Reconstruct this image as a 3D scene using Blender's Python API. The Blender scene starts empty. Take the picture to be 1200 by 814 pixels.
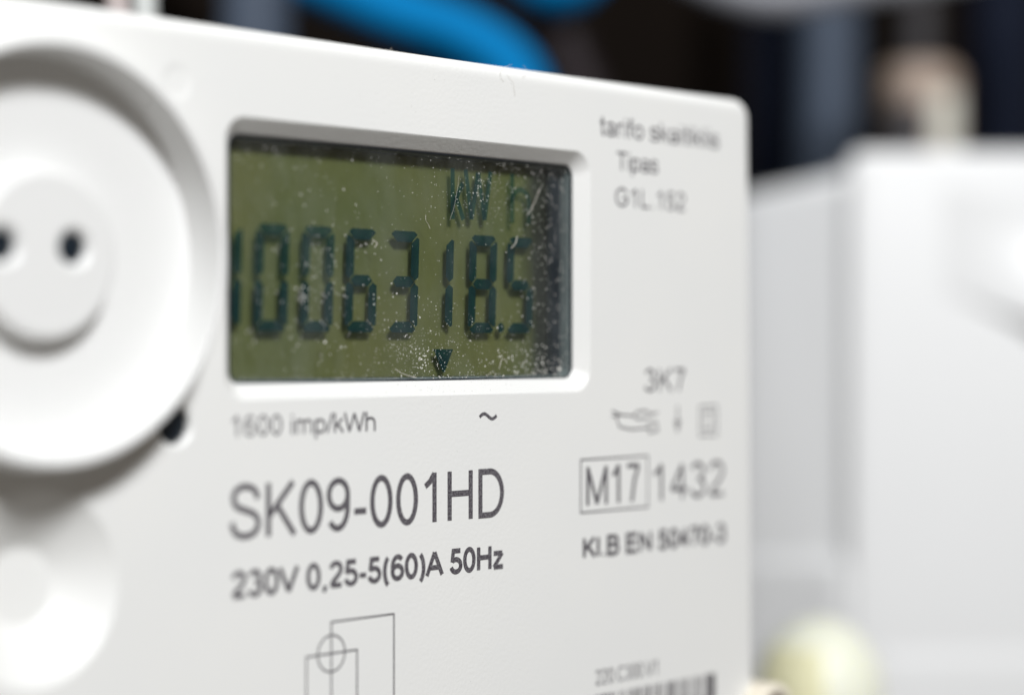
import bpy, bmesh, math, random
from mathutils import Vector
random.seed(7)
SC = bpy.context.scene
COL = SC.collection
MM = 0.001

# ------------------------------------------------------------------ camera
# the meter's front is the plane y = 0 (x along it, z up); lengths below are in millimetres
F, HORIZON = 2530.0, 404.0                 # focal length and horizon in photo pixels (1200 x 814)
TURN = math.atan(F / 2263.0)               # angle between the view axis and the meter's front
SN, CN = math.sin(TURN), math.cos(TURN)
CX, CY = -106.31, -148.14                  # camera position
cam_data = bpy.data.cameras.new('camera')
cam = bpy.data.objects.new('camera', cam_data)
COL.objects.link(cam)
SC.camera = cam
cam.location = (CX * MM, CY * MM, 0)
cam.rotation_euler = (math.pi / 2, 0, -math.atan2(SN, CN))
cam_data.sensor_width = 36
cam_data.lens = F / 1200 * 36
cam_data.shift_y = -(407 - HORIZON) / 1200
cam_data.clip_start = 0.005
cam_data.clip_end = 20
cam_data.dof.use_dof = True
cam_data.dof.focus_distance = 0.2163
cam_data.dof.aperture_fstop = 8.2
cam_data.dof.aperture_blades = 9

# ------------------------------------------------------------------ light
world = bpy.data.worlds.new('World')
SC.world = world
world.use_nodes = True
bg = world.node_tree.nodes['Background']
bg.inputs[0].default_value = (1.0, 0.90, 0.79, 1)
bg.inputs[1].default_value = 0.13


def area_lamp(name, loc, target, size, watts, col):
    l = bpy.data.lights.new(name, 'AREA')
    l.shape = 'DISK'
    l.size = size
    l.energy = watts
    l.color = col
    o = bpy.data.objects.new(name, l)
    COL.objects.link(o)
    o.location = loc
    o.rotation_euler = (Vector(target) - Vector(loc)).to_track_quat('-Z', 'Y').to_euler()
    return o


area_lamp('ceiling_lamp', (-0.20, -0.58, 0.52), (0.06, 0, 0), 0.16, 8.7, (0.97, 0.985, 1.0))
area_lamp('side_fill_lamp', (-0.52, 0.13, 0.50), (0.23, 0.09, 0), 0.26, 5.0, (0.97, 0.985, 1.0))  # added fill lamp, out of view, brightens the device box and upper edges

SC.view_settings.view_transform = 'Standard'
SC.view_settings.look = 'None'
SC.view_settings.exposure = 0
SC.view_settings.gamma = 1
SC.view_settings.use_curve_mapping = False
SC.cycles.use_denoising = True
SC.cycles.use_adaptive_sampling = False
SC.cycles.transparent_max_bounces = 24
SC.cycles.caustics_refractive = False
SC.cycles.caustics_reflective = False


# ------------------------------------------------------------------ helpers
def on(px, py, d=0.0):
    """photo pixel -> (x, z) in mm on the plane lying d mm behind the meter's front"""
    u, v = (px - 600) / F, -(py - HORIZON) / F
    t = (d - CY) / (CN - u * SN)
    return CX + t * (SN + u * CN), t * v


def deep(px, py, Z):
    """photo pixel and depth along the view axis (mm) -> point in mm"""
    u, v = (px - 600) / F, -(py - HORIZON) / F
    return Vector((CX + Z * (SN + u * CN), CY + Z * (CN - u * SN), Z * v))


def tag(o, label=None, cat=None, group=None, kind=None):
    if label: o['label'] = label
    if cat: o['category'] = cat
    if group: o['group'] = group
    if kind: o['kind'] = kind
    return o


def empty(name, loc_mm, label, cat, group=None):
    o = bpy.data.objects.new(name, None)
    COL.objects.link(o)
    o.location = Vector(loc_mm) * MM
    o.empty_display_size = 0.01
    return tag(o, label, cat, group)


def link_mesh(name, me, mat, parent=None):
    o = bpy.data.objects.new(name, me)
    COL.objects.link(o)
    if mat: me.materials.append(mat)
    if parent is not None:
        o.parent = parent
        w = Vector(parent.location)
        p = parent.parent
        while p is not None:
            w += p.location
            p = p.parent
        o.location = -w
    return o


def mesh_from(name, verts, faces, mat, parent=None, smooth=None):
    """verts in mm, world"""
    me = bpy.data.meshes.new(name)
    me.from_pydata([(x * MM, y * MM, z * MM) for x, y, z in verts], [], faces)
    bm = bmesh.new(); bm.from_mesh(me)
    bmesh.ops.recalc_face_normals(bm, faces=bm.faces)
    bm.to_mesh(me); bm.free()
    if smooth is not None:
        soften(me, smooth)
    return link_mesh(name, me, mat, parent)


def soften(me, ang):
    me.polygons.foreach_set('use_smooth', [True] * len(me.polygons))
    me.set_sharp_from_angle(angle=math.radians(ang))


class Geo:
    def __init__(s): s.v, s.f = [], []

    def add(s, v, f):
        k = len(s.v)
        s.v += [tuple(p) for p in v]
        s.f += [tuple(i + k for i in q) for q in f]

    def rings(s, rings, cap0=True, cap1=True):
        n = len(rings[0]); v = []; f = []
        for r in rings: v += r
        for i in range(len(rings) - 1):
            for j in range(n):
                a, b = i * n + j, i * n + (j + 1) % n
                f.append((a, b, b + n, a + n))
        if cap0: f.append(tuple(range(n)))
        if cap1: f.append(tuple(range((len(rings) - 1) * n, len(rings) * n)))
        s.add(v, f)

    def build(s, name, mat, parent=None, smooth=None):
        return mesh_from(name, s.v, s.f, mat, parent, smooth)


def rrect(x0, x1, z0, z1, r, y, n=8):
    out = []
    for cx, cz, a0 in ((x1 - r, z1 - r, 0), (x0 + r, z1 - r, 90), (x0 + r, z0 + r, 180), (x1 - r, z0 + r, 270)):
        for k in range(n + 1):
            a = math.radians(a0 + 90 * k / n)
            out.append((cx + r * math.cos(a), y, cz + r * math.sin(a)))
    return out


def circ(cx, cz, r, y, n=64):
    return [(cx + r * math.cos(2 * math.pi * k / n), y, cz + r * math.sin(2 * math.pi * k / n)) for k in range(n)]


def lathe(g, cx, cz, prof, n=96, closed=False):
    """prof: (radius, y) pairs; axis along y"""
    rs = [circ(cx, cz, r, y, n) for r, y in prof]
    if closed: rs.append(rs[0])
    g.rings(rs, not closed, not closed)


def bend(p0, p1, c, n=5):
    """quarter-round profile points from p0 to p1 about the corner c (quadratic)"""
    o = []
    for k in range(n + 1):
        t = k / n
        o.append(tuple((1 - t) ** 2 * a + 2 * t * (1 - t) * m + t * t * b for a, m, b in zip(p0, c, p1)))
    return o


def spline(pts, n=10):
    pts = [Vector(p) for p in pts]
    P = [2 * pts[0] - pts[1]] + pts + [2 * pts[-1] - pts[-2]]
    out = []
    for i in range(1, len(P) - 2):
        a, b, c, d = P[i - 1:i + 3]
        for k in range(n):
            t = k / n
            out.append(0.5 * (2 * b + (c - a) * t + (2 * a - 5 * b + 4 * c - d) * t * t + (3 * b - a - 3 * c + d) * t ** 3))
    out.append(pts[-1])
    return out


def tube(g, pts, rad, n=20):
    rs = []
    up = Vector((0.13, 0.31, 0.94))
    for i, p in enumerate(pts):
        d = (pts[min(i + 1, len(pts) - 1)] - pts[max(i - 1, 0)]).normalized()
        a = d.cross(up)
        if a.length < 0.05: a = d.cross(Vector((1, 0, 0)))
        a.normalize(); b = d.cross(a)
        r = rad(i / (len(pts) - 1)) if callable(rad) else rad
        rs.append([tuple(p + r * (math.cos(2 * math.pi * k / n) * a + math.sin(2 * math.pi * k / n) * b)) for k in range(n)])
    g.rings(rs)


# ------------------------------------------------------------------ materials
def mat(name, col, rough=0.5, bump=0.0, bscale=900, vary=0.0, vscale=60, spec=0.5, coat=0.0, metal=0.0, col2=None):
    m = bpy.data.materials.new(name); m.use_nodes = True
    nt = m.node_tree; N, L = nt.nodes, nt.links
    p = N['Principled BSDF']
    p.inputs['Base Color'].default_value = (*col, 1)
    p.inputs['Roughness'].default_value = rough
    p.inputs['Specular IOR Level'].default_value = spec
    p.inputs['Coat Weight'].default_value = coat
    p.inputs['Metallic'].default_value = metal
    tc = N.new('ShaderNodeTexCoord')
    if vary:
        nz = N.new('ShaderNodeTexNoise'); nz.inputs['Scale'].default_value = vscale; nz.inputs['Detail'].default_value = 6
        L.new(tc.outputs['Object'], nz.inputs['Vector'])
        mx = N.new('ShaderNodeMix'); mx.data_type = 'RGBA'
        mx.inputs[6].default_value = (*(c * (1 - vary) for c in col), 1)
        c2 = col2 or tuple(min(1, c * (1 + vary)) for c in col)
        mx.inputs[7].default_value = (*c2, 1)
        L.new(nz.outputs['Fac'], mx.inputs[0])
        L.new(mx.outputs[2], p.inputs['Base Color'])
    if bump:
        nb = N.new('ShaderNodeTexNoise'); nb.inputs['Scale'].default_value = bscale; nb.inputs['Detail'].default_value = 3
        L.new(tc.outputs['Object'], nb.inputs['Vector'])
        bp = N.new('ShaderNodeBump'); bp.inputs['Strength'].default_value = bump; bp.inputs['Distance'].default_value = 0.0001
        L.new(nb.outputs['Fac'], bp.inputs['Height'])
        L.new(bp.outputs['Normal'], p.inputs['Normal'])
    return m


WHITE = mat('white_plastic', (0.80, 0.805, 0.795), 0.42, bump=0.25, bscale=2600, vary=0.03, vscale=70, col2=(0.82, 0.815, 0.79))
WHITE2 = mat('smooth_white_plastic', (0.775, 0.775, 0.765), 0.42, bump=0.08, bscale=900, vary=0.012, vscale=60)
BOXWHITE = mat('device_white_plastic', (0.69, 0.692, 0.692), 0.4, bump=0.1, vary=0.02, vscale=30)
LINER = mat('dark_liner', (0.013, 0.018, 0.027), 0.38, vary=0.4, vscale=400, bump=0.3, bscale=500)
HOLE = mat('dark_lens', (0.008, 0.014, 0.022), 0.3, vary=0.2, vscale=300)
INK_SEG = mat('display_ink', (0.004, 0.042, 0.047), 0.5, spec=0.2, vary=0.15, vscale=900)
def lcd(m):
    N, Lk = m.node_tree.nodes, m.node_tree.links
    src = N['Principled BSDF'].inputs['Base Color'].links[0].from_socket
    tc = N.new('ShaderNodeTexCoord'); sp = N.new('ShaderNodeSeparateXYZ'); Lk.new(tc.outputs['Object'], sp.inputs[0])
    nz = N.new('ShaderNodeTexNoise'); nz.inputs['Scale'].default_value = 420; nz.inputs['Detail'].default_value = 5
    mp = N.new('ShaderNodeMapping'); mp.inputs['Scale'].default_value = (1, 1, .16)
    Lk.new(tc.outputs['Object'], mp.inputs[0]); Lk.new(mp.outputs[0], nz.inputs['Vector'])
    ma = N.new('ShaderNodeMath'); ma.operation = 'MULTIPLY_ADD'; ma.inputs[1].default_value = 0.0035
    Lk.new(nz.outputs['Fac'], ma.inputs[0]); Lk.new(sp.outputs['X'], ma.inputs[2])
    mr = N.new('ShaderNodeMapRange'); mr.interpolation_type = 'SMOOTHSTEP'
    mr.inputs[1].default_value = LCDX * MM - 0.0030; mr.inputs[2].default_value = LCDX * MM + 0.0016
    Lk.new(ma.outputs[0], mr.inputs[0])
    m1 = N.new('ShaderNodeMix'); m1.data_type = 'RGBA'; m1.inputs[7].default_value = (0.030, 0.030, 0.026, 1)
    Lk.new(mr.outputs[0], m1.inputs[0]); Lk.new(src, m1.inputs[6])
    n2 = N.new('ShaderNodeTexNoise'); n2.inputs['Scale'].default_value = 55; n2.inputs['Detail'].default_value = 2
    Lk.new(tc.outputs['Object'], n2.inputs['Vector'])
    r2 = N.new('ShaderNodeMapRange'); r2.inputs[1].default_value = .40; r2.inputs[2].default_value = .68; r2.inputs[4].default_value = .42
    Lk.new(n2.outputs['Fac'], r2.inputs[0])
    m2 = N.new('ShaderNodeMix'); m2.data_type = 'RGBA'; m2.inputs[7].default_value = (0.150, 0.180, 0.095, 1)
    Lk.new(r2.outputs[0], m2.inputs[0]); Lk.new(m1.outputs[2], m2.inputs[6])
    # the darkened right edge stays dark over the tint
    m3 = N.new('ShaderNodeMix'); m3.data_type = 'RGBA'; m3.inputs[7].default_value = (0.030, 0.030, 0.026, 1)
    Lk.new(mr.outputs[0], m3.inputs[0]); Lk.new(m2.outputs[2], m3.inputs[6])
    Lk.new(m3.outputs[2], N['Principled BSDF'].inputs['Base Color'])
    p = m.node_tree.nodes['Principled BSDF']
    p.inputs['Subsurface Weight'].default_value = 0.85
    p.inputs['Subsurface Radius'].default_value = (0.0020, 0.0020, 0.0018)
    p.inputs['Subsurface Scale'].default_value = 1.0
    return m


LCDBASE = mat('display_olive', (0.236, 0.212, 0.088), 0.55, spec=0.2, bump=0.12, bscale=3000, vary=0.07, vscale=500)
DUSTM = mat('dust_grains', (0.80, 0.78, 0.72), 0.8, vary=0.25, vscale=3000)
LINT = mat('lint_fibre', (0.60, 0.56, 0.50), 0.7, vary=0.2, vscale=2000)
SPECK = mat('dark_specks', (0.12, 0.10, 0.09), 0.8, vary=0.3, vscale=2000)


def see_through(m, fac, tint):
    N, L = m.node_tree.nodes, m.node_tree.links
    tr = N.new('ShaderNodeBsdfTransparent'); tr.inputs[0].default_value = (*tint, 1)
    mx = N.new('ShaderNodeMixShader'); mx.inputs[0].default_value = fac
    L.new(N['Principled BSDF'].outputs[0], mx.inputs[1]); L.new(tr.outputs[0], mx.inputs[2])
    L.new(mx.outputs[0], N['Material Output'].inputs[0])


see_through(INK_SEG, 0.42, (0.30, 0.62, 0.60))
INK_FAINT = mat('weak_display_ink', (0.006, 0.046, 0.050), 0.5, vary=0.15, vscale=900, spec=0.2)
see_through(INK_FAINT, 0.60, (0.50, 0.74, 0.72))


def ink_material():
    m = mat('printed_ink', (0.075, 0.068, 0.078), 0.6)
    nt = m.node_tree; N, L = nt.nodes, nt.links
    p = N['Principled BSDF']
    tc = N['Texture Coordinate'] if 'Texture Coordinate' in N else N.new('ShaderNodeTexCoord')
    nz = N.new('ShaderNodeTexNoise'); nz.inputs['Scale'].default_value = 5200; nz.inputs['Detail'].default_value = 2
    L.new(tc.outputs['Object'], nz.inputs['Vector'])
    cr = N.new('ShaderNodeValToRGB')
    cr.color_ramp.elements[0].position = 0.40; cr.color_ramp.elements[0].color = (0.056, 0.047, 0.058, 1)
    cr.color_ramp.elements[1].position = 0.72; cr.color_ramp.elements[1].color = (0.20, 0.195, 0.205, 1)
    L.new(nz.outputs['Fac'], cr.inputs[0]); L.new(cr.outputs[0], p.inputs['Base Color'])
    return m


INK = ink_material()


def pane_material(name, haze, tint):
    m = bpy.data.materials.new(name); m.use_nodes = True
    nt = m.node_tree; N, L = nt.nodes, nt.links
    N.remove(N['Principled BSDF'])
    out = N['Material Output']
    tr = N.new('ShaderNodeBsdfTransparent'); tr.inputs[0].default_value = (*tint, 1)
    gl = N.new('ShaderNodeBsdfGlossy'); gl.inputs['Roughness'].default_value = 0.04
    lw = N.new('ShaderNodeLayerWeight'); lw.inputs[0].default_value = 0.5
    pw = N.new('ShaderNodeMath'); pw.operation = 'POWER'; pw.inputs[1].default_value = 5
    fr = N.new('ShaderNodeMath'); fr.operation = 'MULTIPLY_ADD'; fr.inputs[1].default_value = 0.965; fr.inputs[2].default_value = 0.035
    L.new(lw.outputs['Facing'], pw.inputs[0]); L.new(pw.outputs[0], fr.inputs[0])
    mx = N.new('ShaderNodeMixShader')
    L.new(fr.outputs[0], mx.inputs[0]); L.new(tr.outputs[0], mx.inputs[1]); L.new(gl.outputs[0], mx.inputs[2])
    last = mx
    if haze:
        df = N.new('ShaderNodeBsdfDiffuse'); df.inputs[0].default_value = (0.62, 0.66, 0.68, 1)
        tc = N.new('ShaderNodeTexCoord')
        mp = N.new('ShaderNodeMapping'); mp.inputs['Scale'].default_value = (260, 260, 130)
        nz = N.new('ShaderNodeTexNoise'); nz.inputs['Scale'].default_value = 1; nz.inputs['Detail'].default_value = 8
        nz.inputs['Roughness'].default_value = 0.65
        L.new(tc.outputs['Object'], mp.inputs[0]); L.new(mp.outputs[0], nz.inputs['Vector'])
        mr = N.new('ShaderNodeMapRange')
        mr.inputs[1].default_value = 0.40; mr.inputs[2].default_value = 0.75
        mr.inputs[3].default_value = 0.0; mr.inputs[4].default_value = haze
        L.new(nz.outputs['Fac'], mr.inputs[0])
        m2 = N.new('ShaderNodeMixShader')
        L.new(mr.outputs[0], m2.inputs[0]); L.new(mx.outputs[0], m2.inputs[1]); L.new(df.outputs[0], m2.inputs[2])
        last = m2
    L.new(last.outputs[0], out.inputs[0])
    return m


PANE = pane_material('dusty_window', 0.035, (0.93, 0.95, 0.94))
CELL = pane_material('display_glass', 0.0, (0.93, 0.96, 0.93))

# ------------------------------------------------------------------ setting
g = Geo()
rs = []
for y in (190, 200):
    rs.append(rrect(-900, 1400, -700, 900, 5, y, 2))
g.rings(rs)
tag(g.build('back_panel', mat('dark_panel', (0.006, 0.005, 0.005), 0.8, vary=0.5, vscale=14, col2=(0.014, 0.009, 0.006), spec=0.08)), kind='structure')

# ------------------------------------------------------------------ meter
meter = empty('electricity_meter', (40, 25, -60), 'white plastic electricity meter with green digital display and grey printed lettering', 'electricity meter')

# window opening on the front, and where it narrows
WX0, WX1, WZ0, WZ1 = 20.75, 71.9, -5.0, 20.62
CH = 1.5


def housing():
    g = Geo()
    x0, x1, z0, z1 = -34.0, 101.6, -62.0, 28.75
    rs = []
    prof = bend((0, 1.7), (1.5, 0), (0.05, 0.05), 9)
    prof = [(1.6 + 0.25, 0.0)] + list(reversed(prof)) + [(0, 30), (0, 50)]
    for i, (ins, y) in enumerate(prof):
        rs.append(rrect(x0 + ins, x1 - ins, z0 + ins, z1 - ins, max(0.6, 2.3 - ins), y, 8))
    # drop the first duplicate-like ring: it keeps the flat front separate from the rounding
    g.rings(rs)
    g.v = [(x + (28.75 - z) * 0.0135 * max(0, x / 101.6), y, z) for x, y, z in g.v]
    me_o = g.build('housing', WHITE, None)

    c = Geo()
    wp = [(-0.6, -0.8), (-0.12, -0.06)] + bend((-0.12, -0.06), (0.22, 0.18), (0.05, 0.02), 4)[1:] + \
         bend((1.28, 1.12), (CH, 1.45), (CH - .02, 1.3), 3) + [(CH, 6.6)]
    wp[0] = (-0.12, -0.8)
    c.rings([rrect(WX0 + i, WX1 - i, WZ0 + i, WZ1 - i, max(0.9, 2.3 - i * 0.75), y, 10) for i, y in wp])
    # countersunk round recess under the port
    dx, dz = 0.6, on(43, 690)[1]
    lathe(c, dx, dz, [(8.5, -0.5), (8.5, -0.05)] + bend((8.4, 0.0), (7.7, .35), (8.1, .03), 4) + [(3.7, 2.6)] + bend((3.7, 2.6), (3.2, 2.8), (3.45, 2.78), 3) + [(3.1, 2.82)], 80)
    # indicator lamp hole
    hx, hz = on(206, 498)
    lathe(c, hx, hz, [(2.15, -0.5), (2.15, -0.03), (2.0, 0.05), (1.74, 0.3), (1.72, 4.0)], 40)
    # shallow moulding mark
    ex, ez = on(208, 96)
    lathe(c, ex, ez, [(1.75, -0.3), (1.75, -0.01), (1.55, 0.06), (0.9, 0.12)], 40)
    cut = c.build('cutter', None)
    md = me_o.modifiers.new('b', 'BOOLEAN'); md.operation = 'DIFFERENCE'; md.object = cut; md.solver = 'EXACT'
    dg = bpy.context.evaluated_depsgraph_get()
    me = bpy.data.meshes.new_from_object(me_o.evaluated_get(dg))
    bpy.data.objects.remove(me_o); bpy.data.objects.remove(cut)
    me.name = 'housing'
    soften(me, 32)
    me.materials.clear()
    o = link_mesh('housing', me, WHITE, meter)
    wn = o.modifiers.new('w', 'WEIGHTED_NORMAL'); wn.keep_sharp = True; wn.weight = 100
    return (dx, dz), (hx, hz)


DISH, LED = housing()
g = Geo(); lathe(g, LED[0], LED[1], [(1.70, 3.9)] + bend((1.70, 0.8), (0.1, 0.45), (1.6, 0.45), 6), 32)
g.build('indicator_lamp', HOLE, meter, 50)

# optical port: collar, boss with two eyes
PCX, PCZ = -0.05, 7.5
g = Geo()
LIP = -4.2
prof = [(17.9, -0.003)] + bend((17.6, LIP + .5), (17.2, LIP), (17.55, LIP), 5) + \
       bend((16.95, LIP), (16.72, LIP + .3), (16.75, LIP + .02), 5) + bend((16.4, -0.6), (16.0, -0.25), (16.4, -0.25), 5) + [(0.01, -0.20)]
lathe(g, PCX, PCZ, prof + [(0.01, -0.003)], 160)
g.build('port_collar', WHITE2, meter, 40)


def boss():
    g = Geo()
    r, h = 7.05, -2.2
    lathe(g, PCX + .05, PCZ - .1, [(r + .1, -0.22)] + bend((r, h + .55), (r - .6, h), (r - .02, h), 5) + [(r - 1.2, h), (r - 1.6, h + .03)], 96)
    b = g.build('port_boss', WHITE2, None)
    c = Geo()
    for sx in (-4.25, 2.7):
        lathe(c, PCX + sx, PCZ + .5, [(1.9, h - .4), (1.9, h - .03), (1.8, h + .04), (1.36, h + .4), (1.34, h + 1.4)], 36)
    cut = c.build('cutter', None)
    md = b.modifiers.new('b', 'BOOLEAN'); md.operation = 'DIFFERENCE'; md.object = cut; md.solver = 'EXACT'
    dg = bpy.context.evaluated_depsgraph_get()
    me = bpy.data.meshes.new_from_object(b.evaluated_get(dg))
    bpy.data.objects.remove(b); bpy.data.objects.remove(cut)
    soften(me, 35); me.materials.clear()
    o = link_mesh('port_boss', me, WHITE2, meter)
    o.modifiers.new('w', 'WEIGHTED_NORMAL').keep_sharp = True
    for sx in (-4.25, 2.7):
        g = Geo(); lathe(g, PCX + sx, PCZ + .5, [(1.32, h + 1.38)] + bend((1.32, h + .75), (0.1, h + .5), (1.2, h + .5), 4), 24)
        g.build('port_lens', HOLE, o, 50)


boss()

# display: dark liner, olive reflector, glass cell, segments, window pane
ix0, ix1, iz0, iz1 = WX0 + CH, WX1 - CH, WZ0 + CH, WZ1 - CH
g = Geo()
a = 0.012
outer = lambda y: rrect(ix0 + a, ix1 - a, iz0 + a, iz1 - a, 1.17, y, 8)
inner = lambda y: rrect(ix0 + .35, ix1 - .35, iz0 + .28, iz1 - .28, 0.95, y, 8)
rsx = [outer(1.66), inner(1.66), inner(6.3), outer(6.3), outer(1.66)]
g.rings(rsx, False, False)
g.build('window_liner', mat('grey_liner', (0.22, 0.25, 0.26), 0.35, vary=0.2, vscale=300), meter, 30)
g = Geo()
oq = lambda y: rrect(ix0 + .012, ix1 - .012, iz0 + .012, iz1 - .012, 1.16, y, 8)
iq = lambda y: rrect(ix0 + .16, ix1 - .16, iz0 + .12, iz1 - .07, 1.05, y, 8)
g.rings([oq(1.25), iq(1.25), iq(1.46), oq(1.46), oq(1.25)], False, False)
g.build('pane_gasket', LINER, meter, 30)
g = Geo()
g.rings([rrect(ix0 + .1, ix1 - .1, iz0 + .1, iz1 - .1, .8, y, 6) for y in (1.47, 1.62)])
pane = g.build('window_pane', PANE, meter)
g = Geo()
SEGY, REFY = 1.95, 2.8
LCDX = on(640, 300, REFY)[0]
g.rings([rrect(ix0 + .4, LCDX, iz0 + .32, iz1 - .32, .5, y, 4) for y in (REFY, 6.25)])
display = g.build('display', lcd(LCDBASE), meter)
g = Geo()
g.rings([rrect(ix0 + .4, LCDX - .1, iz0 + .32, iz1 - .32, .3, y, 3) for y in (SEGY + .03, SEGY + .35)])
g.build('display_glass', CELL, display)


g = Geo()
g.rings([rrect(LCDX + .03, ix1 - .37, iz0 + .32, iz1 - .32, .3, y, 3) for y in (REFY - .15, 6.25)])
g.build('display_frame', LINER, meter)


def plate(name, poly, parent, mat_, y0, th):
    n = len(poly)
    v = [(x, y0, z) for x, z in poly] + [(x, y0 + th, z) for x, z in poly]
    f = [tuple(range(n)), tuple(range(n, 2 * n))] + [(i, (i + 1) % n, (i + 1) % n + n, i + n) for i in range(n)]
    return mesh_from(name, v, f, mat_, parent)


SLANT = 0.035


def seg_polys(w, h, t, gp):
    """seven mitred segments of a digit of width w, height h, stroke t, centred on 0,0"""
    W2, H2 = w / 2, h / 2
    c = t * 0.55                                           # clipped outer corner
    S = {}
    S['a'] = [(-W2 + c + gp, H2), (W2 - c - gp, H2), (W2 - gp * .4 - c * .35, H2 - c * .55), (W2 - t - gp * .2, H2 - t), (-W2 + t + gp * .2, H2 - t), (-W2 + c * .35 + gp * .4, H2 - c * .55)]
    S['d'] = [(x, -z) for x, z in S['a']]
    m = t / 2
    S['g'] = [(-W2 + t * .45 + gp, 0), (-W2 + t + gp * .5, m), (W2 - t - gp * .5, m), (W2 - t * .45 - gp, 0), (W2 - t - gp * .5, -m), (-W2 + t + gp * .5, -m)]
    S['f'] = [(-W2, H2 - c - gp), (-W2 + c * .5, H2 - c * .75 - gp * 1.1), (-W2 + t, H2 - t - gp), (-W2 + t, m + gp * .8), (-W2 + t * .5, gp * 1.0), (-W2, gp + t * .32)]
    S['b'] = [(-x, z) for x, z in S['f']]
    S['e'] = [(x, -z) for x, z in S['f']]
    S['c'] = [(-x, -z) for x, z in S['f']]
    return S


DIG = {'0': 'abcdef', '6': 'acdefg', '6s': 'afgecd', '3': 'abcdg', '1': 'bc', '8': 'abcdefg', '5': 'acdfg'}


def L(px, py): return on(px, py, SEGY)


xa, za = L(318, 260); xb, zb = L(609, 280)
_, zlo = L(318, 389); _, zlo2 = L(609, 390)
ZT, ZB = (za + zb) / 2, (zlo + zlo2) / 2
DW, DH = 4.2, ZT - ZB
ZC = (ZT + ZB) / 2
cent = [L(p, 330)[0] for p in (318.5, 369.5, 421, 472.5, 518, 565, 609.5)]
pitch = (cent[6] - cent[0]) / 6
cent = [cent[0] + pitch * k - (.75 if k == 4 else 0) for k in range(-1, 7)]
SP = seg_polys(DW, DH, 1.08, 0.13)
for nd, (cx, ch) in enumerate(zip(cent, '00063185')):
    for k in DIG[ch]:
        poly = [(cx + x + SLANT * z, ZC + z) for x, z in SP[k]]
        if min(p[0] for p in poly) < ix0 + 0.4: continue
        plate('segment', poly, display, INK_FAINT if nd < 3 and k in 'abf' else INK_SEG, SEGY, 0.02)
# decimal point, arrow marker, unit letters
px_, pz_ = L(587, 384)
plate('decimal_point', [(px_ + .5 * math.cos(k * .7854), pz_ + .55 * math.sin(k * .7854)) for k in range(8)], display, INK_SEG, SEGY, .02)
p0, p1, p2 = L(508, 409), L(531, 409), L(520, 436)
plate('arrow_marker', [p0, p1, (p2[0] + .12, p2[1]), (p2[0] - .12, p2[1])], display, INK_SEG, SEGY, .02)


def ribbon(g, pts, w, y, closed=False):
    """flat stroke of width w along pts (x, z) at depth y"""
    n = len(pts)
    if closed: pts = pts + [pts[0]]
    m = len(pts)
    lft, rgt = [], []
    for i in range(m):
        if closed:
            pa, pb = pts[(i - 1) % n], pts[(i + 1) % n]
        else:
            pa, pb = pts[max(i - 1, 0)], pts[min(i + 1, m - 1)]
        p = pts[i]
        d1 = Vector((p[0] - pa[0], p[1] - pa[1])); d2 = Vector((pb[0] - p[0], pb[1] - p[1]))
        if d1.length < 1e-9: d1 = d2
        if d2.length < 1e-9: d2 = d1
        d1.normalize(); d2.normalize()
        n1 = Vector((-d1.y, d1.x)); n2 = Vector((-d2.y, d2.x))
        b = n1 + n2
        if b.length < 1e-6: b = n1
        b.normalize()
        k = min(1.6, 1 / max(0.2, b.dot(n1)))
        lft.append((p[0] + b.x * w / 2 * k, y, p[1] + b.y * w / 2 * k))
        rgt.append((p[0] - b.x * w / 2 * k, y, p[1] - b.y * w / 2 * k))
    v = lft + rgt
    g.add(v, [(i, i + 1, m + i + 1, m + i) for i in range(m - 1)])


def strokes_mesh(name, strokes, w, parent, mat_, y=-0.006, smooth=None):
    g = Geo()
    cut = []
    for s in strokes:
        if len(s) > 3 and s[0] == s[-1]: cut.append(s); continue
        cur = [s[0]]
        for i in range(1, len(s)):
            cur.append(s[i])
            if i < len(s) - 1:
                d1 = Vector((s[i][0] - s[i - 1][0], s[i][1] - s[i - 1][1])); d2 = Vector((s[i + 1][0] - s[i][0], s[i + 1][1] - s[i][1]))
                if d1.length > 1e-6 and d2.length > 1e-6 and d1.angle(d2) > 1.75:
                    cut.append(cur); cur = [s[i]]
        cut.append(cur)
    for i, s in enumerate(cut):
        closed = len(s) > 3 and s[0] == s[-1]
        ribbon(g, s[:-1] if closed else s, w, y - 0.0012 * i, closed)
    me = bpy.data.meshes.new(name)
    me.from_pydata([(a * MM, b * MM, c * MM) for a, b, c in g.v], [], g.f)
    return link_mesh(name, me, mat_, parent)


# ---- lettering: plain grotesque capitals drawn as centre lines, cap height 1
def A(cx, cy, rx, ry, a0, a1, n=18):
    return [(cx + rx * math.cos(math.radians(a0 + (a1 - a0) * k / n)), cy + ry * math.sin(math.radians(a0 + (a1 - a0) * k / n))) for k in range(n + 1)]


def O(cx, cy, rx, ry, n=30):
    p = A(cx, cy, rx, ry, 90, 450, n); p[-1] = p[0]
    return p


def S2(pts, n=6): return [(p.x, p.y) for p in spline([(a, b, 0) for a, b in pts], n)]


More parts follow.
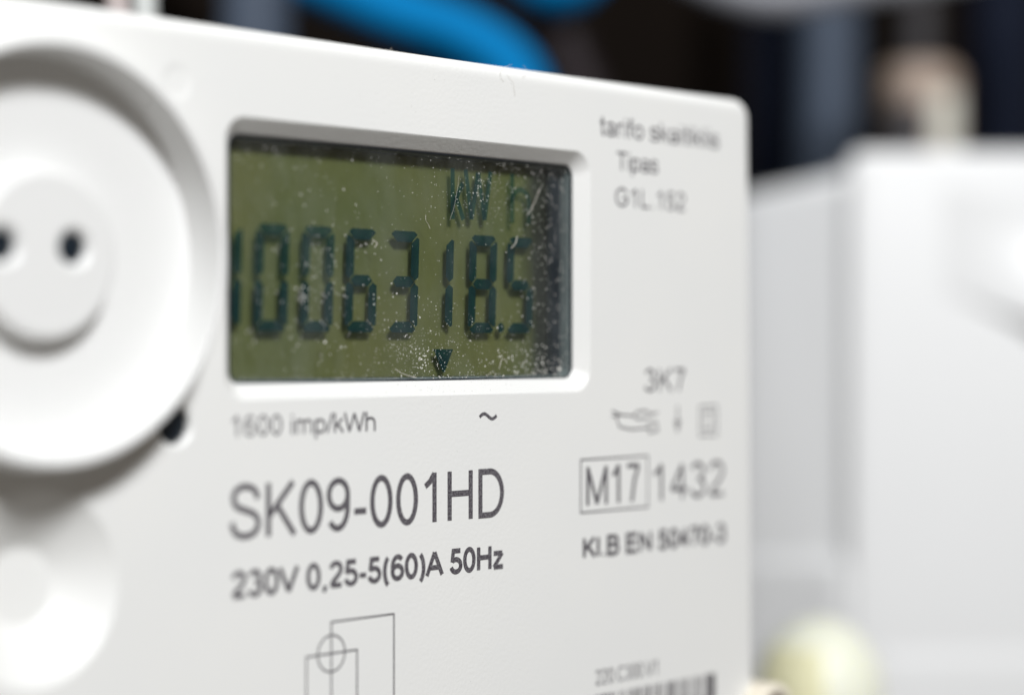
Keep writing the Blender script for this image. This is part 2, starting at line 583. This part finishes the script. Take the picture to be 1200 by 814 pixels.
six = [A(.42, .55, .29, .41, 42, 180, 12) + [(.13, .31)], O(.40, .31, .27, .27)]
GL = {
    '0': (.78, [O(.39, .5, .27, .46)]),
    '1': (.78, [[(.17, .73), (.32, .82), (.45, .98)], [(.46, 1), (.46, 0)]]),
    '2': (.78, [A(.38, .71, .26, .245, 172, -28) + [(.5, .46), (.22, .2), (.12, .05), (.67, .05)]]),
    '3': (.78, [A(.37, .74, .23, .215, 165, -85), A(.37, .285, .27, .24, 88, -168)]),
    '4': (.78, [[(.52, 0), (.52, .96), (.08, .28), (.70, .28)]]),
    '5': (.78, [[(.64, .95), (.23, .95), (.16, .47)] + A(.38, .31, .28, .27, 140, -168)]),
    '6': (.78, six),
    '7': (.78, [[(.1, .95), (.67, .95), (.46, .58), (.33, 0)]]),
    '8': (.78, [O(.39, .74, .22, .215), O(.39, .28, .27, .24)]),
    '9': (.78, [[(.78 - x, 1 - y) for x, y in s] for s in six]),
    '-': (.47, [[(.06, .34), (.41, .34)]]),
    ',': (.39, [[(.2, .09), (.2, -.02), (.13, -.17)]]),
    '.': (.39, [[(.2, 0), (.2, .11)]]),
    '(': (.46, [A(.52, .38, .36, .66, 120, 240, 12)]),
    ')': (.46, [A(-.06, .38, .36, .66, 60, -60, 12)]),
    '/': (.39, [[(.03, 0), (.36, 1)]]),
    ' ': (.39, []),
    'S': (.93, [S2([(.80, .72), (.71, .89), (.47, .96), (.24, .90), (.16, .75), (.24, .60), (.47, .52), (.72, .43), (.81, .27), (.72, .11), (.47, .04), (.21, .11), (.11, .31)])]),
    'K': (.93, [[(.15, 0), (.15, 1)], [(.82, 1), (.15, .36)], [(.38, .58), (.86, 0)]]),
    'H': (1.0, [[(.16, 0), (.16, 1)], [(.84, 0), (.84, 1)], [(.16, .54), (.84, .54)]]),
    'D': (1.0, [[(.16, .5), (.16, .95), (.45, .95)] + A(.48, .5, .40, .45, 90, -90) + [(.45, .05), (.16, .05), (.16, .5)]]),
    'V': (.93, [[(.03, 1), (.465, .02), (.9, 1)]]),
    'A': (.93, [[(.03, 0), (.465, .98), (.9, 0)], [(.2, .33), (.73, .33)]]),
    'W': (1.3, [[(.04, 1), (.33, .02), (.65, .96), (.97, .02), (1.26, 1)]]),
    'T': (.85, [[(.03, .95), (.82, .95)], [(.425, .95), (.425, 0)]]),
    'G': (1.08, [A(.55, .5, .43, .46, 35, 322, 28) + [(.94, .20), (.94, .47), (.57, .47)]]),
    'L': (.78, [[(.15, 1), (.15, .05), (.72, .05)]]),
    'M': (1.16, [[(.14, 0), (.14, .98), (.58, .03), (1.02, .98), (1.02, 0)]]),
    'B': (.93, [[(.15, .5), (.15, .95), (.5, .95)] + A(.55, .74, .22, .21, 80, -80, 10) + [(.5, .53), (.15, .53)], [(.15, .53), (.52, .53)] + A(.55, .29, .27, .24, 85, -85, 10) + [(.5, .05), (.15, .05), (.15, .53)]]),
    'E': (.93, [[(.82, .95), (.15, .95), (.15, .05), (.84, .05)], [(.15, .53), (.78, .53)]]),
    'N': (1.0, [[(.15, 0), (.15, .97), (.85, .03), (.85, 1)]]),
    'C': (1.0, [A(.53, .5, .42, .46, 38, 322, 26)]),
    'z': (.70, [[(.07, .66), (.59, .66), (.08, .055), (.63, .055)]]),
    'i': (.31, [[(.155, 0), (.155, .72)], [(.155, .87), (.155, 1)]]),
    'l': (.31, [[(.155, 0), (.155, 1)]]),
    'm': (1.16, [[(.12, 0), (.12, .72)], [(.12, .45)] + A(.335, .46, .215, .22, 170, 5, 10) + [(.55, 0)], [(.55, .45)] + A(.785, .46, .235, .22, 175, 5, 10) + [(1.02, 0)]]),
    'p': (.78, [[(.12, -.28), (.12, .72)], O(.40, .36, .27, .32)]),
    'k': (.70, [[(.12, 0), (.12, 1)], [(.60, .72), (.12, .26)], [(.30, .43), (.64, 0)]]),
    'h': (.78, [[(.12, 0), (.12, 1)], [(.12, .42)] + A(.385, .44, .265, .24, 170, 0, 12) + [(.65, 0)]]),
    't': (.39, [[(.2, .97), (.2, .15)] + A(.29, .13, .09, .09, 180, 270, 5) + [(.36, .04)], [(.03, .67), (.36, .67)]]),
    'a': (.78, [A(.38, .5, .26, .18, 165, 10, 10) + [(.64, .1), (.69, .0)], O(.36, .20, .24, .17)]),
    'r': (.47, [[(.12, 0), (.12, .72)], [(.12, .42)] + A(.36, .42, .24, .26, 165, 72, 8)]),
    'f': (.39, [[(.18, 0), (.18, .84)] + A(.29, .84, .11, .12, 180, 80, 6) + [(.39, .95)], [(.02, .67), (.37, .67)]]),
    'o': (.78, [O(.39, .36, .29, .32)]),
    's': (.70, [S2([(.59, .52), (.52, .64), (.34, .68), (.17, .64), (.11, .53), (.2, .42), (.36, .37), (.54, .31), (.61, .19), (.53, .07), (.34, .04), (.15, .08), (.07, .22)], 4)]),
}


def text_line(txt, x0, x1, zbase, cap, w, parent=None, mat_=None, y=-0.006, name='printed_text'):
    """centre lines scaled so that the line runs from x0 to x1 (mm)"""
    strokes = []; pen = 0
    for ch in txt:
        adv, ss = GL[ch]
        strokes += [[(pen + a, b) for a, b in s] for s in ss]
        pen += adv
    xs = [p[0] for s in strokes for p in s]
    lo, hi = min(xs), max(xs)
    k = (x1 - x0 - w) / (hi - lo)
    kz = (cap - w * .3)
    out = []
    for s in strokes:
        q = [(x0 + w / 2 + (a - lo) * k, zbase + b * kz) for a, b in s]
        if s[0] == s[-1]: q[-1] = q[0]
        out.append(q)
    o = strokes_mesh(name, out, w, parent if parent is not None else meter, mat_ or INK, y)
    return o


def TL(txt, pxa, pxb, zb_, cap, w):
    return text_line(txt, on(pxa, 404)[0], on(pxb, 404)[0], zb_, cap, w)


TL('1600 imp/kWh', 271, 440, -8.25, 1.93, 0.25)
TL('SK09-001HD', 268.5, 590.5, -17.5, 5.08, 0.61)
TL('230V 0,25-5(60)A 50Hz', 271, 591, -22.75, 2.45, 0.5)
TL('tarifo skaitiklis', 702, 842, 22.62, 2.15, 0.30)
TL('Tipas', 722, 771, 19.05, 2.05, 0.29)
TL('G1L.152', 721, 803, 15.1, 2.1, 0.29)
TL('3K7', 755, 803, -5.15, 2.6, 0.36)
TL('M17', 687, 750, -17.2, 4.35, 0.50)
TL('1432', 765, 849, -17.35, 4.2, 0.48)
TL('Kl.B EN 50470-3', 683, 850, -22.72, 2.2, 0.5)
TL('220.C300.V1', 698, 770, -36.6, 1.7, 0.2)


def P(px, py): return on(px, py)


# tilde
x0, _ = P(562, 488); x1, _ = P(582, 488); zt = -7.25
strokes_mesh('printed_symbol', [[(x0 + (x1 - x0) * k / 14, zt + .3 * math.sin(k / 14 * 2 * math.pi) + .12 * (k / 14 - .5)) for k in range(15)]], .36, meter, INK)
# frame round the year mark
fx0, fx1 = P(680.5, 404)[0], P(759, 404)[0]
fr = [(fx0, -12.25), (fx1, -12.25), (fx1, -17.9), (fx0, -17.9), (fx0, -12.25)]
strokes_mesh('printed_frame', [fr], .2, meter, INK, -0.02)
# connection diagram
cxm, cz0 = P(388.3, 404)[0], -29.0
xl, xm2, xr = P(359, 404)[0], P(418.4, 404)[0], P(461.6, 404)[0]
strokes_mesh('printed_diagram', [
    [(cxm + 1.75 * math.cos(a * math.pi / 24), cz0 + 1.72 * math.sin(a * math.pi / 24)) for a in range(48)] + [(cxm + 1.75, cz0)],
    [(xr, -42), (xr, -26.05), (cxm, -26.05), (cxm, -42)],
    [(xl, -42), (xl, cz0), (xm2, cz0), (xm2, -42)]], .19, meter, INK)
# plug, arrow and double-square symbols
q = lambda a, b: P(a, b)
strokes_mesh('printed_symbol', [
    [q(717, 481), q(728, 486), q(742, 487)], [q(717, 488), q(728, 486)],
    [q(742, 487), q(747, 482), q(757, 481), q(763, 485), q(757, 490), q(747, 491), q(742, 487)], [q(763, 485), q(771, 483)],
    [q(722, 489), q(726, 500), q(740, 503), q(760, 501)], [q(760, 496), q(769, 494), q(771, 504), q(761, 507), q(760, 496)]], .22, meter, INK)
strokes_mesh('printed_symbol', [[q(794, 475), q(794, 500)], [q(791, 494), q(794, 506), q(797, 493), q(791, 494)]], .25, meter, INK)
s0, s1 = P(820, 404)[0], P(840, 404)[0]
zt_, zb_ = -7.0, -10.35
mx_, mz_ = (s0 + s1) / 2, (zt_ + zb_) / 2
strokes_mesh('printed_symbol', [[(s0, zt_), (s1, zt_), (s1, zb_), (s0, zb_), (s0, zt_)],
             [(s0 + .8, zt_ - .7), (s1 - .8, zt_ - .7), (s1 - .8, zb_ + .7), (s0 + .8, zb_ + .7), (s0 + .8, zt_ - .7)]], .2, meter, INK)
# bar code
g = Geo()
bx, bx1 = P(672, 404)[0], P(838, 404)[0]
rb = random.Random(5)
while bx < bx1 - .8:
    w = rb.choice((.22, .22, .44, .44, .66))
    g.add([(bx, -.008, -37.65), (bx + w, -.008, -37.65), (bx + w, -.008, -45.5), (bx, -.008, -45.5)], [(0, 1, 2, 3)])
    bx += w + rb.choice((.22, .22, .44, .66))
g.add([(bx1 - .9, -.008, -37.65), (bx1, -.008, -37.65), (bx1, -.008, -45.5), (bx1 - .9, -.008, -45.5)], [(0, 1, 2, 3)])
me = bpy.data.meshes.new('printed_barcode')
me.from_pydata([(a * MM, b * MM, c * MM) for a, b, c in g.v], [], g.f)
link_mesh('printed_barcode', me, INK, meter)

# unit letters on the display
ua, ub = L(528, 230)[0], L(577, 230)[0]
zu0, zu1 = L(550, 258)[1], L(550, 197)[1]
text_line('kW', ua, ub, zu0, zu1 - zu0, .6, display, INK_SEG, SEGY, 'unit_letters')
ua, ub = L(598, 230)[0], L(622, 230)[0]
text_line('h', ua, ub, zu0, zu1 - zu0, .6, display, INK_FAINT, SEGY, 'unit_letters')

# sealing screw at the lower right edge
sx, sz = 103.2, on(886, 836)[1]
g = Geo(); lathe(g, sx, sz, [(3.8, 6), (3.8, -1.0)] + bend((3.8, -1.6), (3.2, -2.4), (3.8, -2.4), 5) + [(2.7, -2.4), (2.5, -1.6), (2.4, -1.2)], 48)
scr = g.build('seal_post', mat('cream_plastic', (0.80, 0.74, 0.62), 0.4, vary=0.05), meter, 35)
g = Geo(); lathe(g, sx, sz, [(2.45, -1.1)] + bend((2.45, -1.7), (1.6, -2.0), (2.4, -2.0), 4) + [(.2, -2.0)], 32)
g.build('screw_head', mat('dull_brown', (0.16, 0.11, 0.075), 0.5, vary=0.2), scr, 35)

# ---- dust on the window, lint and specks
rd = random.Random(11)


def flake(g, c, r, flat=True):
    n = rd.randint(4, 6)
    a0 = rd.random() * 6.28
    ring = [(c[0] + r * rd.uniform(.6, 1.2) * math.cos(a0 + 6.283 * k / n), c[1], c[2] + r * rd.uniform(.6, 1.2) * math.sin(a0 + 6.283 * k / n)) for k in range(n)]
    top = (c[0], c[1] - r * .8, c[2])
    g.add(ring + [top], [(k, (k + 1) % n, n) for k in range(n)])


g = Geo()
PY = 1.468


def drop(px, py, r):
    x, z = on(px, py, PY)
    if ix0 + .2 < x < ix1 - .2 and iz0 + .15 < z < iz1 - .2: flake(g, (x, PY, z), r)


for _ in range(620): drop(rd.uniform(272, 672), rd.uniform(160, 445), rd.choice((.022, .028, .035, .05)))
for _ in range(620): drop(rd.gauss(500, 45), rd.gauss(415, 28), rd.choice((.022, .03, .04, .06)))
for _ in range(260): drop(rd.gauss(575, 40), rd.gauss(228, 22), rd.choice((.03, .04, .06)))
for _ in range(300): drop(rd.gauss(645, 22), rd.uniform(190, 440), rd.choice((.03, .05, .07, .09)))
for _ in range(120): drop(rd.gauss(620, 30), rd.gauss(425, 12), rd.choice((.04, .06, .09, .11)))
for _ in range(120): drop(rd.gauss(385, 45), rd.gauss(345, 45), rd.choice((.05, .07, .09)))
for _ in range(70): drop(rd.uniform(272, 420), rd.uniform(170, 440), rd.choice((.05, .07, .1)))
for cx_, cy_, n_ in ((497, 418, 26), (352, 343, 16), (482, 405, 14), (640, 425, 18), (430, 292, 8), (560, 215, 14)):
    for _ in range(n_): drop(rd.gauss(cx_, 6), rd.gauss(cy_, 6), rd.uniform(.04, .10))
for px, py, r in ((381, 401, .17), (400, 407, .13), (655, 432, .22), (670, 431, .2), (583, 384, .13), (347, 338, .14), (355, 336, .13), (298, 400, .12), (465, 344, .1), (492, 372, .12)): drop(px, py, r)
for _ in range(190):
    x_ = rd.uniform(ix0 + .3, ix1 - .3); flake(g, (x_, PY, iz0 + .16 + abs(rd.gauss(0, .22))), rd.choice((.025, .035, .05, .07)))
for _ in range(45):
    x_ = rd.uniform(ix0 + .3, ix1 - .3); flake(g, (x_, PY, iz1 - .2 - abs(rd.gauss(0, .3))), rd.choice((.025, .035, .05)))
tag(g.build('dust', DUSTM, pane), kind='stuff')


def fibre(pts, r=.03, d=PY - .03):
    g = Geo()
    P3 = [Vector((on(a, b, d)[0], d - .12 * (i % 2), on(a, b, d)[1])) for i, (a, b) in enumerate(pts)]
    tube(g, spline(P3, 5), r, 6)
    g.build('lint', LINT, pane, 60)


fibre([(463, 432), (470, 437), (482, 441), (487, 442)], .03)
fibre([(585, 432), (586, 424), (589, 420), (592, 422)], .03)
fibre([(499, 252), (498, 258), (502, 263), (503, 268)], .02)
fibre([(527, 258), (531, 243), (536, 222), (537, 206)], .011)
fibre([(599, 291), (603, 285), (606, 277)], .045)
fibre([(437, 282), (441, 285), (439, 290)], .04)
fibre([(570, 441), (575, 436), (580, 438), (578, 443)], .018)
fibre([(618, 252), (625, 238), (632, 222)], .03)
# specks on the lower chamfer and on the front
g = Geo()
for _ in range(46):
    px = rd.gauss(525, 45)
    t = rd.uniform(.25, 1.2)
    x, _z = on(px, 450, t)
    flake(g, (x, t * .93 - .02, WZ0 + t * 1.03 + .02), rd.choice((.02, .03, .045)))
for _ in range(110):
    px, py = rd.uniform(380, 720), rd.uniform(465, 810)
    x, z = on(px, py); flake(g, (x, -.001, z), rd.choice((.015, .02, .03)))
for _ in range(14):
    px, py = rd.uniform(380, 690), rd.uniform(90, 150)
    x, z = on(px, py)
    if z > WZ1 + .4 and z < 27: flake(g, (x, -.001, z), rd.choice((.015, .025, .035)))
tag(g.build('specks', SPECK, meter), kind='stuff')
for pts in ([(590, 96), (585, 89), (589, 80), (598, 76)], [(603, 113), (600, 98), (594, 88)], [(455, 61), (457, 57), (459, 60)], [(612, 92), (616, 84), (613, 77)]):
    g = Geo(); tube(g, spline([Vector((on(a, b)[0], -.04 - .15 * (i % 2), on(a, b)[1])) for i, (a, b) in enumerate(pts)], 5), .013, 5)
    g.build('lint', LINT, meter, 60)

# ------------------------------------------------------------------ second device to the right
BZ = 400.0
corner = deep(992, 404, BZ)
RT = Vector((CN, -SN, 0)); FW = Vector((SN, CN, 0)); UP = Vector((0, 0, 1))
yaw = math.radians(2.0)
ax = (RT * math.cos(yaw) + FW * math.sin(yaw))        # along its front
ay = (-RT * math.sin(yaw) + FW * math.cos(yaw))       # into its depth
box = empty('meter_box', corner + UP * -70, 'plain white rounded plastic device box without lettering, beside the lettered meter', 'box')


def local(v):                                          # (along, depth, z) mm -> world mm
    return corner + ax * v[0] + ay * v[1] + UP * v[2]


def lgeo(g): g.v = [tuple(local(v)) for v in g.v]; return g


ZTOP = (HORIZON - 176) / F * BZ
g = Geo(); rs = []                                     # main block behind the cover
for ins, y in [(2.2, 1.4), (1.2, 1.6), (0.3, 2.6), (0, 4), (0, 50)]:
    rs.append(rrect(2.0 + ins, 130, -90, ZTOP - 1.5 - ins, 3.0, y, 6))
g.rings(rs); lgeo(g).build('body', BOXWHITE, box, 50)
g = Geo(); rs = []
for ins, y in [(1.6, -0.4), (0.7, -0.2), (0.2, 0.3), (0, 0.9), (0, 1.5)]:
    rs.append(rrect(0.6 + ins, 129, -95, ZTOP - ins, 3.0, y, 6))
g.rings(rs); lgeo(g).build('front_cover', BOXWHITE, box, 50)
zl = (HORIZON - 760) / F * BZ
g = Geo(); rs = []
for ins, y in [(4.4, -1.0), (2.0, -0.85), (0.0, -0.3), (0, 40)]:
    rs.append(rrect(4.5 + ins, 131, -92, zl - ins, 2.5, y, 6))
g.rings(rs); lgeo(g).build('terminal_cover', BOXWHITE, box, 50)
g = Geo(); rs = []                                     # lower flange along its left edge, its top falling away
for ins, y in [(2.4, 1.0), (1.0, 1.4), (0.2, 2.6), (0, 4.5), (0, 40)]:
    rs.append(rrect(-18.5 + ins, 4.0, -90, 32.4 - ins, 2.6, y, 6))
g.rings(rs)
g.v = [(x, y - min(x, 0) * 1.1, z + (min(x, 0) * 0.20 if z > 0 else 0)) for x, y, z in g.v]
lgeo(g).build('side_flange', BOXWHITE, box, 50)
z1_ = (HORIZON - 655) / F * 404
g = Geo(); rs = []
for ins, y in [(3.4, 0.2), (1.8, 0.45), (0.3, 1.3), (0, 3), (0, 30)]:
    rs.append(rrect(-18.9 + ins, 1.2 - ins, -88, z1_ - ins, 1.2, y, 5))
g.rings(rs)
g.v = [(x, y - min(x, 0) * 1.1, z) for x, y, z in g.v]
lgeo(g).build('lower_flange', BOXWHITE, box, 50)
# slanting raised fold near its right end: grows out of the cover and overhangs
def fl(px, py, h): return ((px - 992) / F * BZ, -0.45 - h, (HORIZON - py) / F * BZ)


g = Geo(); rs = []
for k in range(13):
    t = k / 12
    px = 1105 + 260 * t
    lowy = 338 + 100 * t
    hmax = 17.0 * t ** 1.9 + .01
    ring = []
    for j in range(11):
        q_ = j / 10
        ring.append(fl(px, lowy - (1 - q_) * (110 + 60 * t), hmax * (q_ * q_ * (3 - 2 * q_))))
    ring += [fl(px, lowy + 3, hmax * .7), fl(px, lowy + 2, hmax * .3), fl(px, lowy, -.3), fl(px, lowy - 170, -.3)]
    rs.append(ring)
g.rings(rs); lgeo(g).build('raised_fold', BOXWHITE, box, 25)


# ------------------------------------------------------------------ yellow cap in front of the box
def cap_material():
    m = mat('cap_plastic', (0.82, 0.80, 0.62), 0.5)
    nt = m.node_tree; N, Lk = nt.nodes, nt.links
    p = N['Principled BSDF']
    p.inputs['Subsurface Weight'].default_value = 0.25
    p.inputs['Subsurface Radius'].default_value = (0.004, 0.004, 0.002)
    tc = N.new('ShaderNodeTexCoord'); nz = N.new('ShaderNodeTexNoise'); nz.inputs['Scale'].default_value = 110
    Lk.new(tc.outputs['Object'], nz.inputs['Vector'])
    cr = N.new('ShaderNodeValToRGB')
    cr.color_ramp.elements[0].color = (0.86, 0.88, 0.70, 1); cr.color_ramp.elements[1].color = (0.90, 0.90, 0.80, 1)
    Lk.new(nz.outputs['Fac'], cr.inputs[0]); Lk.new(cr.outputs[0], p.inputs['Base Color'])
    return m


cc = deep(960, 814, 330)
cap = empty('wire_cap', cc - UP * 22, 'pale yellow domed plastic cap at the foot of the white device box', 'cap')


def dome(name, c, r, m, a0, a1, parent, squash=1.0, rr=1.0):
    g = Geo(); rs = []
    n = 40
    prof = [(r, -22)] + [(r * math.cos(k * math.pi / 24), r * squash * math.sin(k * math.pi / 24)) for k in range(12)] + [(.12, r * squash)]
    for pr, pz in prof:
        rs.append([tuple(c + RT * pr * rr * math.cos(math.radians(a0 + (a1 - a0) * k / n)) + FW * pr * rr * math.sin(math.radians(a0 + (a1 - a0) * k / n)) + UP * pz) for k in range(n)])
    g.rings(rs)
    return g.build(name, m, parent, 50)


dome('cap_shell', cc, 9.9, cap_material(), 0, 351, cap, 1.2)
YEL = mat('yellow_plastic', (0.88, 0.85, 0.56), 0.45, vary=0.12, vscale=120)
g = Geo(); rs = []                                       # raised yellow tongue on its side
for k in range(9):
    a = k / 8
    zz = -22 + 30 * a
    rr_ = 10.35 if zz < 0 else 10.35 * math.sqrt(max(0.05, 1 - (zz / 12.4) ** 2))
    w0, w1 = 200 + 4 * a, 277 - 12 * a
    rs.append([tuple(cc + RT * rad * math.cos(math.radians(t)) + FW * rad * math.sin(math.radians(t)) + UP * zz)
               for rad, t in [(rr_, w0 + (w1 - w0) * j / 8) for j in range(9)] + [(rr_ - 1.2, w1 + (w0 - w1) * j / 8) for j in range(9)]])
g.rings(rs); g.build('yellow_tongue', YEL, cap, 50)


# ------------------------------------------------------------------ cables and fittings behind
def cable(name, pts, Z, rpx, m, label, cat='cable', group=None):
    if not isinstance(Z, (list, tuple)): Z = [Z] * len(pts)
    P3 = spline([deep(a, b, z) for (a, b), z in zip(pts, Z)], 12)
    r = rpx / F * (sum(Z) / len(Z))
    g = Geo(); tube(g, P3, r, 28)
    o = g.build(name, m, None, 60)
    return tag(o, label, cat, group)


BLUE = mat('blue_sheath', (0.0005, 0.165, 0.41), 0.7, spec=0.08, vary=0.08, vscale=80, bump=0.1, bscale=300)
DARKG = mat('dark_brown_sheath', (0.020, 0.014, 0.016), 0.5, spec=0.2, vary=0.2, vscale=60)
SLATE = mat('slate_sheath', (0.05, 0.066, 0.095), 0.5, spec=0.25, vary=0.12, vscale=60)
NAVY = mat('navy_sheath', (0.005, 0.008, 0.019), 0.6, spec=0.1, vary=0.2, vscale=60)
PALE = mat('pale_grey_sheath', (0.22, 0.225, 0.25), 0.5, vary=0.08, vscale=60)
MIDG = mat('mid_grey_sheath', (0.05, 0.047, 0.05), 0.5, spec=0.2, vary=0.12, vscale=60)
WW = mat('white_sheath', (0.72, 0.74, 0.72), 0.4, vary=0.05, vscale=60)
PINK = mat('pinkish_sheath', (0.74, 0.64, 0.62), 0.4, vary=0.05, vscale=60)

cable('bent_cable', [(150, -95), (330, -42), (450, 8), (545, 42), (605, 90), (622, 170), (625, 320)], 410, 33, BLUE,
      'thick bright blue cable bending down behind the meter')
cable('looped_cable', [(585, -120), (620, -40), (655, -20), (690, -48), (730, -140)], 440, 34, BLUE,
      'bright blue cable loop hanging above the bend of the thick blue cable')
cable('dark_cable', [(600, -70), (640, 10), (672, 70), (690, 150), (695, 300)], 450, 26, DARKG,
      'dark brown cable running beside the blue cable')
cable('slate_cable', [(300, -120), (300, 0), (298, 150), (296, 300)], 370, 42, SLATE,
      'slate blue cable rising behind the meter beside the white wires')
cable('white_wire', [(169, -80), (170, 10), (172, 150)], 300, 11, WW, 'thin white wire rising behind the meter top edge')
cable('pink_wire', [(138, -80), (139, 10), (140, 150)], 305, 10, PINK, 'thin pinkish wire rising beside the thin white wire')
cable('grey_conduit', [(968, -120), (972, 40), (970, 220), (966, 420)], 480, 36, SLATE,
      'slate grey conduit standing behind the white device box', 'conduit')
cable('navy_conduit', [(905, -120), (905, 60), (903, 260), (900, 460)], 520, 30, NAVY,
      'dark navy conduit beside the slate grey conduit', 'conduit')
cable('dark_conduit', [(1180, -120), (1178, 40), (1176, 300)], 540, 40, NAVY,
      'dark navy conduit behind the beige fitting', 'conduit')
cable('pale_cable', [(740, -75), (830, -22), (905, -2), (985, -14), (1090, -30), (1240, -60)], 420, 21, PALE,
      'pale grey cable sagging across the dark panel near the conduits')

# beige fitting on the grey stem
ft = empty('beige_fitting', deep(1077, 300, 500), 'beige rounded terminal fitting on a grey stem behind the device box', 'fitting')
BEI = mat('beige_plastic', (0.40, 0.31, 0.25), 0.45, vary=0.06, vscale=60)
CREAM = mat('cream_face', (0.62, 0.60, 0.52), 0.4, vary=0.06, vscale=60)


def vlathe(c, prof, n=40):
    g = Geo()
    g.rings([[tuple(c + RT * r * math.cos(2 * math.pi * k / n) + FW * r * math.sin(2 * math.pi * k / n) + UP * z) for k in range(n)] for r, z in prof])
    return g


fc = deep(1076, 118, 500); mm = 500 / F
vlathe(fc, [(47 * mm, -120 * mm), (48 * mm, 10 * mm)] + bend((48 * mm, 16 * mm), (32 * mm, 40 * mm), (48 * mm, 39 * mm), 6) + [(18 * mm, 42 * mm)]).build('fitting_body', BEI, ft, 50)
vlathe(fc, [(20 * mm, 30 * mm), (20 * mm, 190 * mm)]).build('stem', MIDG, ft, 50)
g = Geo()
slot = deep(1060, 150, 500) - FW * 10.1
g.rings([[tuple(slot + RT * x + FW * y + UP * z) for x, z in ((-4.6, -20), (3.4, -20), (3.4, 5.0), (-4.6, 5.0))] for y in (-.6, 3)])
g.build('terminal_slot', MIDG, ft)
g = Geo()
slot = deep(1098, 130, 500) - FW * 9.3
g.rings([[tuple(slot + RT * x + FW * y + UP * z) for x, z in ((-2.6, -18), (2.6, -18), (2.6, 3.0), (-2.6, 3.0))] for y in (-.6, 3)])
g.build('cream_strip', CREAM, ft)
